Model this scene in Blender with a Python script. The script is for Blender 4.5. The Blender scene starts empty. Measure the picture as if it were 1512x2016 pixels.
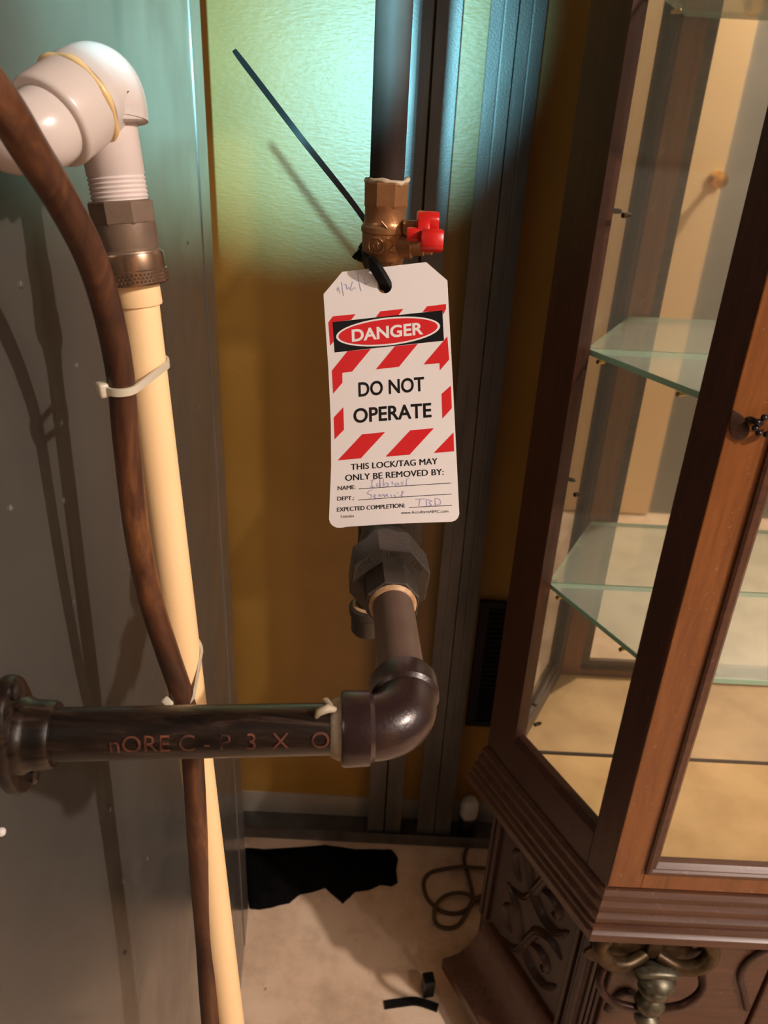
import bpy, bmesh, math, random
from mathutils import Vector as V, Matrix
from math import pi, sin, cos, radians

SC = bpy.context.scene
COL = SC.collection
random.seed(4)

# ------------------------------------------------------------------ camera
RT = V((0.9988, -0.0494, 0.0)); UPV = V((0.0223, 0.4505, -0.8925)); BK = V((0.0441, 0.8914, 0.4511))
# rows of the camera->world rotation
ROT = Matrix(((RT[0], RT[1], RT[2]), (UPV[0], UPV[1], UPV[2]), (BK[0], BK[1], BK[2])))
ROT = ROT.to_quaternion().normalized().to_matrix()
EYE = V((0, 0, 1.5)); FPX = 1514.0
cam = bpy.data.cameras.new('camera'); co = bpy.data.objects.new('camera', cam); COL.objects.link(co)
cam.sensor_fit = 'VERTICAL'; cam.sensor_height = 24; cam.lens = 24 * FPX / 2016
cam.clip_start = 0.02; cam.clip_end = 50
co.matrix_world = Matrix.Translation(EYE) @ (ROT.transposed().inverted().to_4x4() if False else ROT.to_4x4())
cam.dof.use_dof = True; cam.dof.focus_distance = 0.46; cam.dof.aperture_fstop = 12
SC.camera = co

# ------------------------------------------------------------------ world, lights, exposure
w = bpy.data.worlds.new('world'); SC.world = w; w.use_nodes = True
w.node_tree.nodes['Background'].inputs[0].default_value = (1.0, 0.8, 0.62, 1)
w.node_tree.nodes['Background'].inputs[1].default_value = 0.006

def lamp(name, kind, loc, power, color, **kw):
    l = bpy.data.lights.new(name, kind); l.energy = power; l.color = color
    for k, v in kw.items(): setattr(l, k, v)
    o = bpy.data.objects.new(name, l); COL.objects.link(o); o.location = loc
    return o
lamp('ceiling_bulb', 'POINT', (2.10, -0.73, 2.86), 262, (1.0, 0.84, 0.74), shadow_soft_size=0.04)
lamp('ceiling_bulb', 'POINT', (1.75, -1.00, 2.75), 30, (1.0, 0.84, 0.75), shadow_soft_size=0.04)
torch = lamp('torch_light', 'SPOT', (-0.040, -0.01, 1.602), 112, (0.36, 1.0, 1.22), shadow_soft_size=0.006,
             spot_size=radians(34), spot_blend=0.75)
_aim = V((-0.165, 1.33, 1.645)) - torch.location
torch.rotation_euler = _aim.to_track_quat('-Z', 'Y').to_euler()

SC.view_settings.view_transform = 'Standard'; SC.view_settings.look = 'None'
SC.view_settings.exposure = 0.0; SC.view_settings.gamma = 1.0
SC.view_settings.use_curve_mapping = False
SC.cycles.max_bounces = 14; SC.cycles.transparent_max_bounces = 24; SC.cycles.glossy_bounces = 6

# ------------------------------------------------------------------ sight lines (used to survey real positions)
def ray(x, y): return ROT @ V((x - 756, -(y - 1008), -FPX))
def atY(x, y, Y): r = ray(x, y); return EYE + r * (Y / r.y)
def atZ(x, y, Z): r = ray(x, y); return EYE + r * ((Z - EYE.z) / r.z)
def atD(x, y, d): return EYE + ray(x, y) * (d / FPX)
def atP(x, y, p, n): r = ray(x, y); return EYE + r * ((p - EYE).dot(n) / r.dot(n))

# ------------------------------------------------------------------ mesh helpers
class MB:
    def __init__(s): s.v = []; s.f = []
    def add(s, vs, fs):
        b = len(s.v); s.v += [tuple(p) for p in vs]; s.f += [tuple(i + b for i in f) for f in fs]; return s
    def box(s, a, b, m=None):
        a, b = V(a), V(b)
        vs = [V((x, y, z)) for z in (a.z, b.z) for y in (a.y, b.y) for x in (a.x, b.x)]
        if m is not None: vs = [m @ p for p in vs]
        return s.add(vs, [(0, 2, 3, 1), (4, 5, 7, 6), (0, 1, 5, 4), (2, 6, 7, 3), (0, 4, 6, 2), (1, 3, 7, 5)])
    def rings(s, rs, closed=False, caps=True):
        n = len(rs[0]); vs = [p for r in rs for p in r]; fs = []
        m = len(rs)
        for i in range(m if closed else m - 1):
            for j in range(n):
                k = (j + 1) % n; i2 = (i + 1) % m
                fs.append((i * n + j, i * n + k, i2 * n + k, i2 * n + j))
        if caps and not closed:
            fs.append(tuple(reversed(range(n)))); fs.append(tuple((m - 1) * n + j for j in range(n)))
        return s.add(vs, fs)
    def tube(s, pts, r, n=20, closed=False, sec=None, up=None):
        pts = [V(p) for p in pts]; m = len(pts); out = []
        rr = r if isinstance(r, (list, tuple)) else [r] * m
        def tan(i):
            if closed: return (pts[(i + 1) % m] - pts[i - 1]).normalized()
            return (pts[min(i + 1, m - 1)] - pts[max(i - 1, 0)]).normalized()
        t = tan(0); a = V(up) if up is not None else (V((0, 0, 1)) if abs(t.z) < .9 else V((1, 0, 0)))
        x = (a - t * a.dot(t)).normalized()
        for i in range(m):
            t = tan(i)
            if up is not None: x = V(up)
            x = (x - t * x.dot(t)).normalized(); y = t.cross(x)
            if sec: out.append([pts[i] + x * p * rr[i] + y * q * rr[i] for p, q in sec])
            else: out.append([pts[i] + (x * cos(2 * pi * k / n) + y * sin(2 * pi * k / n)) * rr[i] for k in range(n)])
        return s.rings(out, closed)
    def lathe(s, o, ax, prof, n=32, ph=0.0, ref=None):
        o, ax = V(o), V(ax).normalized()
        a = V(ref) if ref is not None else (V((0, 0, 1)) if abs(ax.z) < .9 else V((1, 0, 0)))
        x = (a - ax * a.dot(ax)).normalized(); y = ax.cross(x)
        return s.rings([[o + ax * t + (x * cos(2 * pi * k / n + ph) + y * sin(2 * pi * k / n + ph)) * max(r, 1e-5) for k in range(n)] for t, r in prof])
    def prism(s, poly, fn, t):            # poly 2D, fn(u,v,w)->3D
        n = len(poly)
        return s.rings([[fn(u, v, 0) for u, v in poly], [fn(u, v, t) for u, v in poly]])

def mk(name, mb, mat, parent=None, smooth=None, bevel=None, seg=2):
    me = bpy.data.meshes.new(name)
    me.from_pydata([tuple(p) for p in mb.v], [], mb.f); me.validate(); me.update()
    bm = bmesh.new(); bm.from_mesh(me); bmesh.ops.recalc_face_normals(bm, faces=bm.faces)
    if bevel:
        es = [e for e in bm.edges if len(e.link_faces) == 2 and e.calc_face_angle(0) > .5]
        bmesh.ops.bevel(bm, geom=es, offset=bevel, segments=seg, profile=.5, affect='EDGES', clamp_overlap=True)
    bm.to_mesh(me); bm.free()
    if smooth is not None:
        for p in me.polygons: p.use_smooth = True
        me.set_sharp_from_angle(angle=radians(smooth))
    if mat: me.materials.append(mat)
    o = bpy.data.objects.new(name, me); COL.objects.link(o)
    if parent is not None:
        o.parent = parent; o.matrix_parent_inverse = Matrix.Translation(parent_world(parent)).inverted()
    return o
def parent_world(p): return V(p.location) if p.type == 'EMPTY' else V((0, 0, 0))
def thing(name, label, cat, loc=(0, 0, 0), group=None):
    o = bpy.data.objects.new(name, None); COL.objects.link(o); o.location = loc; o.empty_display_size = .05
    o['label'] = label; o['category'] = cat
    if group: o['group'] = group
    return o
def tag(o, label, cat, group=None):
    o['label'] = label; o['category'] = cat
    if group: o['group'] = group
    return o
def struct(o): o['kind'] = 'structure'; return o

# ------------------------------------------------------------------ materials
class NT:
    def __init__(s, name):
        s.m = bpy.data.materials.new(name); s.m.use_nodes = True; s.t = s.m.node_tree
        s.b = s.t.nodes['Principled BSDF']; s.out = s.t.nodes['Material Output']
        s.co = s.n('ShaderNodeTexCoord').outputs['Object']
    def n(s, typ, **kw):
        nd = s.t.nodes.new(typ)
        for k, v in kw.items(): setattr(nd, k, v)
        return nd
    def l(s, a, b): s.t.links.new(a, b)
    def noise(s, scale, detail=4, rough=.55, stretch=None, dist=0.0):
        nd = s.n('ShaderNodeTexNoise'); nd.inputs['Scale'].default_value = scale
        nd.inputs['Detail'].default_value = detail; nd.inputs['Roughness'].default_value = rough
        nd.inputs['Distortion'].default_value = dist
        c = s.co
        if stretch:
            mp = s.n('ShaderNodeMapping'); mp.inputs['Scale'].default_value = stretch; s.l(s.co, mp.inputs['Vector']); c = mp.outputs[0]
        s.l(c, nd.inputs['Vector']); return nd.outputs['Fac']
    def ramp(s, fac, stops):
        r = s.n('ShaderNodeValToRGB'); el = r.color_ramp.elements
        while len(el) < len(stops): el.new(.5)
        for e, (p, c) in zip(el, stops): e.position = p; e.color = (*c, 1) if len(c) == 3 else c
        s.l(fac, r.inputs[0]); return r.outputs[0]
    def mix(s, fac, a, b, mode='MIX'):
        m = s.n('ShaderNodeMix', data_type='RGBA', blend_type=mode)
        for sock, v in ((m.inputs['Factor'], fac), (m.inputs['A'], a), (m.inputs['B'], b)):
            if hasattr(v, 'links') or hasattr(v, 'is_output'): s.l(v, sock)
            elif isinstance(v, (int, float)): sock.default_value = v
            else: sock.default_value = (*v, 1)
        return m.outputs['Result']
    def bump(s, h, strength=.3, dist=.001):
        b = s.n('ShaderNodeBump'); b.inputs['Strength'].default_value = strength; b.inputs['Distance'].default_value = dist
        s.l(h, b.inputs['Height']); s.l(b.outputs[0], s.b.inputs['Normal'])
    def col(s, c):
        if hasattr(c, 'links'): s.l(c, s.b.inputs['Base Color'])
        else: s.b.inputs['Base Color'].default_value = (*c, 1)
    def rough(s, r):
        if hasattr(r, 'links'): s.l(r, s.b.inputs['Roughness'])
        else: s.b.inputs['Roughness'].default_value = r
    def set(s, **kw):
        for k, v in kw.items(): s.b.inputs[k.replace('_', ' ')].default_value = v
        return s

def simple(name, c, rough=.5, metal=0.0, c2=None, scale=30, bump=0, bs=200, **kw):
    t = NT(name)
    if c2: t.col(t.ramp(t.noise(scale), [(.35, c), (.68, c2)]))
    else: t.col(c)
    t.rough(rough); t.set(Metallic=metal)
    if bump: t.bump(t.noise(bs), bump, .0006)
    t.set(**kw)
    return t.m

M = {}
# grey painted sheet metal of the furnace
t = NT('furnace_sheet_metal')
c = t.ramp(t.noise(5, 5), [(.3, (.13, .122, .108)), (.7, (.18, .168, .148))])
spots = t.ramp(t.noise(60, 6, .7), [(.70, (0, 0, 0)), (.78, (1, 1, 1))])
c = t.mix(t.ramp(t.noise(38, 8, .75, (1, 1, .6)), [(.66, (0, 0, 0)), (.80, (.55, .55, .55))]), c, (.27, .24, .20))
c = t.mix(t.ramp(t.noise(30, 9, .8, (1, 3, .9), 1.5), [(.60, (0, 0, 0)), (.74, (.5, .5, .5))]), c, (.05, .055, .05))
t.col(c); t.set(Metallic=.5)
t.rough(t.ramp(t.noise(9, 6), [(.3, (.15,) * 3), (.75, (.30,) * 3)])); t.bump(t.noise(5, 2), .10, .004)
M['furnace'] = t.m
# gold coated paper wall
t = NT('gold_wall_facing')
t.col(t.ramp(t.noise(4, 6), [(.3, (.39, .215, .042)), (.7, (.48, .275, .066))]))
t.rough(.36)
t.bump(t.noise(190, 4, .6, (.4, 1, 1.6)), .6, .0009); t.set(**{'Specular_IOR_Level': .6})
M['goldwall'] = t.m
t = NT('galvanized_steel')
t.col(t.ramp(t.noise(25, 5, .6, (1, 1, .25)), [(.3, (.085, .08, .075)), (.75, (.16, .15, .14))])); t.set(Metallic=.3)
t.rough(.38); t.bump(t.noise(420, 1), .35, .0006)
M['galv'] = t.m
# concrete
t = NT('concrete_floor')
c = t.ramp(t.noise(6.5, 9, .66), [(.30, (.52, .36, .24)), (.52, (.80, .59, .42)), (.75, (.88, .70, .53))])
c = t.mix(t.ramp(t.noise(12, 5, .6), [(.56, (0, 0, 0)), (.74, (.6, .6, .6))]), c, (.44, .30, .20))
c = t.mix(t.ramp(t.noise(46, 3, .5), [(.71, (0, 0, 0)), (.76, (.7, .7, .7))]), c, (.17, .11, .07))
t.col(c); t.rough(.7); t.bump(t.noise(60, 8, .7), .25, .002)
M['concrete'] = t.m
M['plaster'] = simple('grey_room_wall_paint', (.20, .195, .185), .8, c2=(.24, .23, .22), scale=3)
M['ceil'] = simple('ceiling_paint', (.12, .10, .08), .85)
# woods
def wood(name, a, b, rough=.35, stretch=(14, 14, 1.2), scale=6, coat=.25, bumpv=.15, dust=None):
    t = NT(name)
    g = t.noise(scale, 9, .68, stretch, .6)
    c = t.ramp(g, [(.3, a), (.7, b)])
    if dust: c = t.mix(t.ramp(t.noise(120, 6, .8), [(.60, (0, 0, 0)), (.72, (dust,) * 3)]), c, (.55, .42, .32))
    t.col(c); t.rough(rough); t.bump(g, bumpv, .0008); t.set(Coat_Weight=coat, Coat_Roughness=.25)
    return t.m
M['wood'] = wood('mahogany', (.030, .008, .004), (.075, .020, .009), .42, dust=.12)
M['woodx'] = wood('mahogany_crossgrain', (.050, .017, .008), (.12, .046, .022), .42, (1.2, 14, 14), dust=.35)
M['litwood'] = wood('lit_mahogany', (.16, .050, .011), (.27, .092, .020), .34, dust=.45)  # same mahogany on the door front, lamplight painted in as brighter orange
M['carve'] = wood('carved_mahogany', (.020, .007, .004), (.050, .017, .009), .5, (8, 8, 2), coat=.08)
M['board'] = simple('tan_cabinet_floor_board', (.66, .40, .175), .55, c2=(.88, .575, .28), scale=11, bump=.08)
M['seam'] = simple('dark_gap', (.05, .025, .012), .8)
# glass
def sheet(name, tint, refl=1.0):
    m = bpy.data.materials.new(name); m.use_nodes = True; T = m.node_tree; T.nodes.clear()
    o = T.nodes.new('ShaderNodeOutputMaterial'); mx = T.nodes.new('ShaderNodeMixShader')
    tr = T.nodes.new('ShaderNodeBsdfTransparent'); gl = T.nodes.new('ShaderNodeBsdfGlossy'); lw = T.nodes.new('ShaderNodeLayerWeight')
    lw.inputs['Blend'].default_value = .5
    pw = T.nodes.new('ShaderNodeMath'); pw.operation = 'POWER'; pw.inputs[1].default_value = 5; T.links.new(lw.outputs['Facing'], pw.inputs[0])
    fr = T.nodes.new('ShaderNodeMath'); fr.operation = 'MULTIPLY_ADD'; fr.inputs[1].default_value = .9; fr.inputs[2].default_value = .04; T.links.new(pw.outputs[0], fr.inputs[0])
    tr.inputs[0].default_value = (*tint, 1); gl.inputs['Roughness'].default_value = .02
    gl.inputs[0].default_value = (refl, refl, refl, 1)
    T.links.new(fr.outputs[0], mx.inputs[0]); T.links.new(tr.outputs[0], mx.inputs[1]); T.links.new(gl.outputs[0], mx.inputs[2])
    T.links.new(mx.outputs[0], o.inputs[0]); return m
M['pane'] = sheet('clear_glass', (.96, .97, .95), .7)
# dusty glass shelf: mostly clear with a thin dust film
m = sheet('shelf_glass', (.93, .96, .93), .8); T = m.node_tree
df = T.nodes.new('ShaderNodeBsdfDiffuse'); df.inputs[0].default_value = (.75, .78, .70, 1)
mx2 = T.nodes.new('ShaderNodeMixShader'); mx2.inputs[0].default_value = .22
outn = [n for n in T.nodes if n.type == 'OUTPUT_MATERIAL'][0]; prev = outn.inputs[0].links[0].from_socket
T.links.new(prev, mx2.inputs[1]); T.links.new(df.outputs[0], mx2.inputs[2]); T.links.new(mx2.outputs[0], outn.inputs[0])
M['shelf'] = m
M['edge'] = simple('green_glass_edge', (.36, .60, .46), .15, Subsurface_Weight=.0, Coat_Weight=.6)
M['mirror'] = simple('aged_mirror_silver', (.82, .79, .71), .03, .91)
# plumbing
M['iron'] = simple('black_iron_pipe', (.030, .022, .018), .36, .35, c2=(.060, .042, .032), scale=26, bump=.2, bs=350)
M['ironv'] = simple('grey_black_iron_pipe', (.026, .018, .015), .6, .0, c2=(.042, .030, .026), scale=18, bump=.1, bs=300, Specular_IOR_Level=.08)
t = NT('worn_varnished_pipe'); g = t.noise(14, 9, .75, (1.2, 10, 10), .8)
t.col(t.ramp(g, [(.40, (.004, .002, .0014)), (.54, (.017, .009, .006)), (.70, (.075, .048, .036))])); t.rough(.3); t.set(Metallic=.15, Coat_Weight=.3); t.bump(g, .35, .0008)
M['varnish'] = t.m
M['elbow'] = simple('maroon_coated_iron', (.026, .012, .012), .30, .2, c2=(.042, .020, .020), scale=20, bump=.35, bs=500, Coat_Weight=.4, Coat_Roughness=.2)
M['nipple'] = simple('brown_grey_pipe', (.11, .068, .050), .48, .25, c2=(.15, .095, .068), scale=40, bump=.1, bs=500)
M['castgrey'] = simple('grey_cast_iron', (.040, .031, .024), .42, .3, c2=(.065, .050, .038), scale=35, bump=.35, bs=420)
M['brass'] = simple('dull_brass', (.34, .165, .070), .36, .65, c2=(.44, .225, .10), scale=50, bump=.3, bs=500)
M['brassgrey'] = simple('tarnished_brass', (.18, .125, .095), .42, .5, c2=(.25, .18, .13), scale=50, bump=.2, bs=400)
M['knurl'] = simple('polished_brown_brass', (.22, .14, .09), .25, .8, c2=(.28, .18, .12), scale=30)
M['goldbrass'] = simple('gold_brass', (.80, .52, .18), .18, 1.0)
M['bronze'] = simple('antique_bronze', (.050, .030, .014), .40, .6, c2=(.11, .070, .032), scale=60, bump=.3, bs=250)
M['pewter'] = simple('worn_silver_bronze', (.15, .14, .10), .42, .7, c2=(.07, .06, .035), scale=90)
M['darkbronze'] = simple('dark_bronze', (.025, .012, .010), .3, .5, c2=(.06, .028, .02), scale=60)
M['red'] = simple('red_plastic', (.55, .012, .010), .32, c2=(.62, .016, .012), scale=40)
M['pvc'] = simple('white_pvc', (.62, .55, .52), .24, c2=(.56, .48, .43), scale=9, Subsurface_Weight=.08)
M['pvcthread'] = simple('white_threaded_pvc', (.68, .60, .58), .42, c2=(.60, .52, .49), scale=12)
M['primer'] = simple('yellowed_cement', (.80, .72, .40), .35, c2=(.72, .45, .18), scale=22)
M['cream'] = simple('cream_cpvc', (.90, .64, .345), .42, c2=(.88, .61, .32), scale=12)
t = NT('stained_brown_hose'); g = t.noise(34, 9, .72, (1, 1, .30), .8)
t.col(t.ramp(g, [(.36, (.028, .009, .004)), (.50, (.080, .027, .010)), (.66, (.20, .080, .024))])); t.rough(.42); t.bump(g, .2, .0008)
M['hose'] = t.m
M['tape'] = simple('white_thread_tape', (.52, .45, .34), .6, c2=(.36, .27, .17), scale=120, bump=.5, bs=300)
M['dope'] = simple('orange_brown_thread_sealant', (.36, .20, .09), .5, c2=(.58, .38, .21), scale=140, bump=.4, bs=400)
M['clear'] = simple('milky_nylon', (.80, .70, .54), .3, Transmission_Weight=.25, Subsurface_Weight=.1)
M['blacknylon'] = simple('black_nylon', (.004, .004, .004), .45, Specular_IOR_Level=.12)
M['black'] = simple('black_cloth', (.0015, .0015, .002), .9, Specular_IOR_Level=.1, c2=(.004, .0035, .0035), scale=60, bump=.6, bs=90)
M['blackplastic'] = simple('black_plastic', (.008, .008, .008), .3)
M['grille'] = simple('black_grille_enamel', (.004, .004, .004), .6)
M['cord'] = simple('olive_brown_cord', (.10, .062, .030), .55)
M['card'] = simple('white_tag_card', (.88, .84, .83), .38, c2=(.86, .81, .80), scale=14)
M['ired'] = simple('red_print', (.68, .018, .022), .4)
M['iblack'] = simple('black_print', (.006, .006, .007), .4)
M['iwhite'] = simple('white_print', (.88, .84, .83), .4)
M['pen'] = simple('blue_pen_ink', (.36, .36, .62), .5, c2=(.55, .53, .66), scale=500)
M['cdoor'] = simple('cream_door_paint', (.84, .61, .36), .5, c2=(.86, .64, .39), scale=4)
M['stamp'] = simple('faded_orange_stencil', (.022, .010, .007), .5, c2=(.16, .050, .025), scale=130)
M['white'] = simple('white_plastic', (.62, .58, .55), .4)
M['skirt'] = simple('pale_grey_board', (.42, .38, .32), .6)
M['silver'] = simple('rusty_can_metal', (.22, .17, .14), .4, .5)

# ------------------------------------------------------------------ text and flat print helpers
_fontcache = {}
def text_mesh(s, offset=0.0, space=1.0):
    cu = bpy.data.curves.new('t', 'FONT'); cu.body = s; cu.size = 1; cu.offset = offset; cu.space_character = space
    cu.resolution_u = 4
    o = bpy.data.objects.new('t', cu); COL.objects.link(o); bpy.context.view_layer.update()
    me = bpy.data.meshes.new_from_object(o.evaluated_get(bpy.context.evaluated_depsgraph_get()))
    bpy.data.objects.remove(o); bpy.data.curves.remove(cu)
    vs = [v.co.copy() for v in me.vertices]; fs = [tuple(p.vertices) for p in me.polygons]
    bpy.data.meshes.remove(me)
    x0 = min(v.x for v in vs); x1 = max(v.x for v in vs); y0 = min(v.y for v in vs); y1 = max(v.y for v in vs)
    return [((v.x - x0) / (x1 - x0), (v.y - y0) / (y1 - y0)) for v in vs], fs
def flat(name, vs, fs, mat, parent, n=None):
    me = bpy.data.meshes.new(name); me.from_pydata([tuple(p) for p in vs], [], fs); me.validate(); me.update()
    if n is not None and len(me.polygons):
        me.calc_loop_triangles()
        av = V((0, 0, 0))
        for p in me.polygons: av += p.normal * p.area
        if av.dot(n) < 0: me.flip_normals()
    me.materials.append(mat)
    o = bpy.data.objects.new(name, me); COL.objects.link(o)
    if parent is not None:
        o.parent = parent; o.matrix_parent_inverse = Matrix.Translation(parent_world(parent)).inverted()
    return o

# =================================================================== SETTING
mb = MB()
nx, ny = 60, 60
vs = [(-1.6 + 4.2 * i / nx, -1.2 + 2.6 * j / ny, 0.0009 * math.sin(i * 1.7) * math.sin(j * 2.1)) for j in range(ny + 1) for i in range(nx + 1)]
fs = [(j * (nx + 1) + i, j * (nx + 1) + i + 1, (j + 1) * (nx + 1) + i + 1, (j + 1) * (nx + 1) + i) for j in range(ny) for i in range(nx)]
mb.add(vs, fs); b = len(mb.v)
floor = struct(mk('floor', MB().box((-1.6, -1.2, -.06), (2.6, 1.4, 0)), M['concrete']))
struct(mk('ceiling', MB().box((-1.6, -1.2, 3.0), (2.6, 1.4, 3.06)), M['ceil']))
wall_left = struct(mk('wall_left', MB().box((-1.66, -1.2, 0), (-1.6, 1.4, 3.0)), M['plaster']))
struct(mk('wall_right', MB().box((2.6, -1.2, 0), (2.66, 1.4, 3.0)), M['plaster']))
struct(mk('wall_rear', MB().box((-1.6, -1.26, 0), (2.6, -1.2, 3.0)), M['plaster']))
# back wall: gold-faced board standing behind steel studs
wall_back = struct(mk('wall_back', MB().box((-1.6, 1.33, .065), (2.6, 1.40, 3.0)), M['goldwall']))
struct(mk('baseboard_back', MB().box((-1.6, 1.327, .001), (2.6, 1.36, .066)), M['skirt']))
def cstud(x0, x1, y0=1.262, y1=1.327, lip=.012, th=.0012, webside=-1):
    """C-shaped stud, face towards the room between x0 and x1, with a rolled bead"""
    m = MB(); z0, z1 = .012, 2.99
    xw = x0 if webside < 0 else x1; s = 1 if webside < 0 else -1
    # front flange with a small bead, web, back flange, lips
    pr = [(xw, y1), (xw, y0), (xw + s * (x1 - x0) * .45, y0), (xw + s * (x1 - x0) * .5, y0 + .0002), (xw + s * (x1 - x0) * .55, y0), (xw + s * (x1 - x0), y0), (xw + s * (x1 - x0), y0 + lip)]
    inn = [(xw + s * th, y1), (xw + s * th, y0 + th), (xw + s * (x1 - x0) * .45, y0 + th), (xw + s * (x1 - x0) * .5, y0 + .0002 + th), (xw + s * (x1 - x0) * .55, y0 + th), (xw + s * (x1 - x0 - th), y0 + th), (xw + s * (x1 - x0 - th), y0 + lip)]
    poly = pr + inn[::-1]
    n = len(poly)
    vs = [(x, y, z) for z in (z0, z1) for x, y in poly]
    fs = [(i, (i + 1) % n, n + (i + 1) % n, n + i) for i in range(n)]
    m.add(vs, fs); return m
for nm, a, b_, ws in (('steel_stud', -.002, .0345, 1), ('steel_stud', .0385, .074, -1), ('steel_stud', .113, .151, 1), ('steel_stud', .153, .190, -1)):
    mk(nm, cstud(a, b_, webside=ws), M['galv'], wall_back)
# bottom channel
m = MB().box((-1.6, 1.252, .002), (2.6, 1.2535, .034)).box((-1.6, 1.2535, .002), (2.6, 1.326, .0035))
mk('bottom_channel', m, M['galv'], wall_back)
# rear wall: cream door with a gold knob (seen in the cabinet mirror)
dr = struct(mk('door_1', MB().box((.38, -1.2, .01), (1.165, -1.165, 2.05)), M['cdoor'], bevel=.003))
k = MB().lathe((1.140, -1.165, 1.37), (0, 1, 0), [(0, .030), (.006, .030), (.010, .012), (.032, .011), (.040, .020), (.052, .027), (.064, .022), (.068, .001)], 28)
mk('door_knob', k, M['goldbrass'], dr, smooth=40)
mk('door_frame', MB().box((.31, -1.2, .0), (.38, -1.175, 2.12)).box((.38, -1.2, 2.05), (1.165, -1.175, 2.12)), M['cdoor'], dr, bevel=.004)

# black louvred return grille on the gold wall
gr = thing('vent_grille', 'black louvered vent grille low on the gold wall behind the display cabinet', 'vent', (.35, 1.329, .31))
mk('frame', MB().box((.205, 1.318, .31), (.225, 1.329, .64)).box((.495, 1.318, .31), (.515, 1.329, .64)).box((.225, 1.318, .31), (.495, 1.329, .325)).box((.225, 1.318, .625), (.495, 1.329, .64)), M['grille'], gr, bevel=.0015)
mk('backing', MB().box((.225, 1.327, .325), (.495, 1.3292, .625)), M['grille'], gr)
me0 = None
for i in range(24):
    z = .331 + i * .0124
    if me0 is None:
        o = mk('louver', MB().add([(.225, 1.318, z), (.495, 1.318, z), (.495, 1.3275, z + .008), (.225, 1.3275, z + .008), (.225, 1.318, z + .0012), (.495, 1.318, z + .0012), (.495, 1.3275, z + .0092), (.225, 1.3275, z + .0092)],
            [(0, 1, 2, 3), (4, 7, 6, 5), (0, 4, 5, 1), (1, 5, 6, 2), (2, 6, 7, 3), (3, 7, 4, 0)]), M['blackplastic'], gr); me0 = o
    else:
        c_ = me0.copy(); COL.objects.link(c_); c_.location = V(me0.location) + V((0, 0, i * .0124))

# =================================================================== FURNACE
PN = V((1, .10, 0)).normalized(); P0 = V((-.2464, 1.068, 0))
def onpanel(px, py): return atP(px, py, P0, PN)
fx = lambda y: -.2464 + .10 * (1.068 - y)
fur = thing('furnace_cabinet', 'dark grey sheet metal furnace cabinet with scratched side filling the left edge', 'furnace', (-.6, .6, 0))
yb, yf = 1.068, .06
poly = [(fx(yf), yf), (fx(yb), yb), (-.95, yb), (-.95, yf)]
mk('casing', MB().prism(poly, lambda u, v, w_: V((u, v, .004 + w_)), 1.95), M['furnace'], fur, bevel=.002)
# rolled corner flange running up the back edge
def pbox(y0, y1, z0, z1, t0, t1):
    """box lying on the side panel between y0..y1, z0..z1, standing t0..t1 proud"""
    d = V((-.10, 1, 0)).normalized(); m = MB()
    vs = []
    for z in (z0, z1):
        for t_ in (t0, t1):
            for y in (y0, y1):
                p = V((fx(y), y, z)) + PN * t_; vs.append(p)
    return m.add(vs, [(0, 1, 3, 2), (4, 6, 7, 5), (0, 4, 5, 1), (2, 3, 7, 6), (0, 2, 6, 4), (1, 5, 7, 3)])
# dimples left by the screws
for px, py in ((370, 478), (120, 832), (125, 985), (143, 1187), (40, 560), (20, 1000), (216, 1592), (243, 1735), (247, 1875), (290, 1690), (150, 720)):
    p = onpanel(px, py)
    mk('screw_head', MB().lathe(p - PN * .0002, PN, [(0, .0019), (.0006, .0019), (.0013, .0011), (.0013, .0005), (.0007, .0003)], 10), M['galv'], fur, smooth=40)
# low seam along the bottom rail
o = mk('corner_strip', pbox(.985, 1.068, .006, 1.94, -.0005, .0012), M['furnace'], fur, bevel=.0004)

# =================================================================== GAS LINE
VX, VY = -.0083, .515
E0 = V((.0145, .2475, 1.2745))                          # centre of the front elbow
zT = 1.276
R = .01067
gas = thing('gas_pipe', 'black iron gas line with brass valve, union and elbow running into the furnace side', 'pipe', (VX, VY, 1.276))
mk('riser', MB().tube([(VX, VY, 1.462), (VX, VY, 2.998)], R, 32), M['ironv'], gas, smooth=50)
mk('lower_nipple', MB().tube([(VX, VY, 1.300), (VX, VY, 1.415)], R, 24), M['ironv'], gas, smooth=50)
# ball valve
ang = radians(22.5)
vb = MB()
vb.lathe((VX, VY, 1.395), (0, 0, 1), [(0, .0126), (.010, .0126), (.0215, .0124), (.0255, .0126), (.0285, .0134), (.031, .0140), (.0430, .0143), (.0436, .0150), (.0466, .0150), (.0480, .0138), (.0500, .0131), (.0575, .0130), (.0600, .0136)], 32)
ob = mk('ball_valve', vb, M['brass'], gas, smooth=35)
mk('hex_collar', MB().lathe((VX, VY, 1.4535), (0, 0, 1), [(0, .0136), (.001, .0142), (.0135, .0145), (.0145, .0139), (.0146, .0108)], 8, ang), M['brass'], ob, smooth=15)
mk('lower_collar', MB().lathe((VX, VY, 1.386), (0, 0, 1), [(0, .0139), (.001, .0146), (.012, .0146), (.013, .0130)], 8, ang), M['brass'], ob, smooth=15)
# paste ring on top of the collar
ring = MB(); rs = []
for i in range(28):
    a = 2 * pi * i / 28; rr = .0123 + .0008 * sin(5 * a); zz = 1.4684 + .0006 * sin(3 * a + 1) + .0004 * sin(9 * a)
    rs.append((VX + rr * cos(a), VY + rr * sin(a), zz))
ring.tube(rs, [.0014 + .0005 * sin(i * 1.9) for i in range(28)], 8, closed=True)
mk('thread_sealant', ring, M['tape'], ob, smooth=80)
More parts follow.
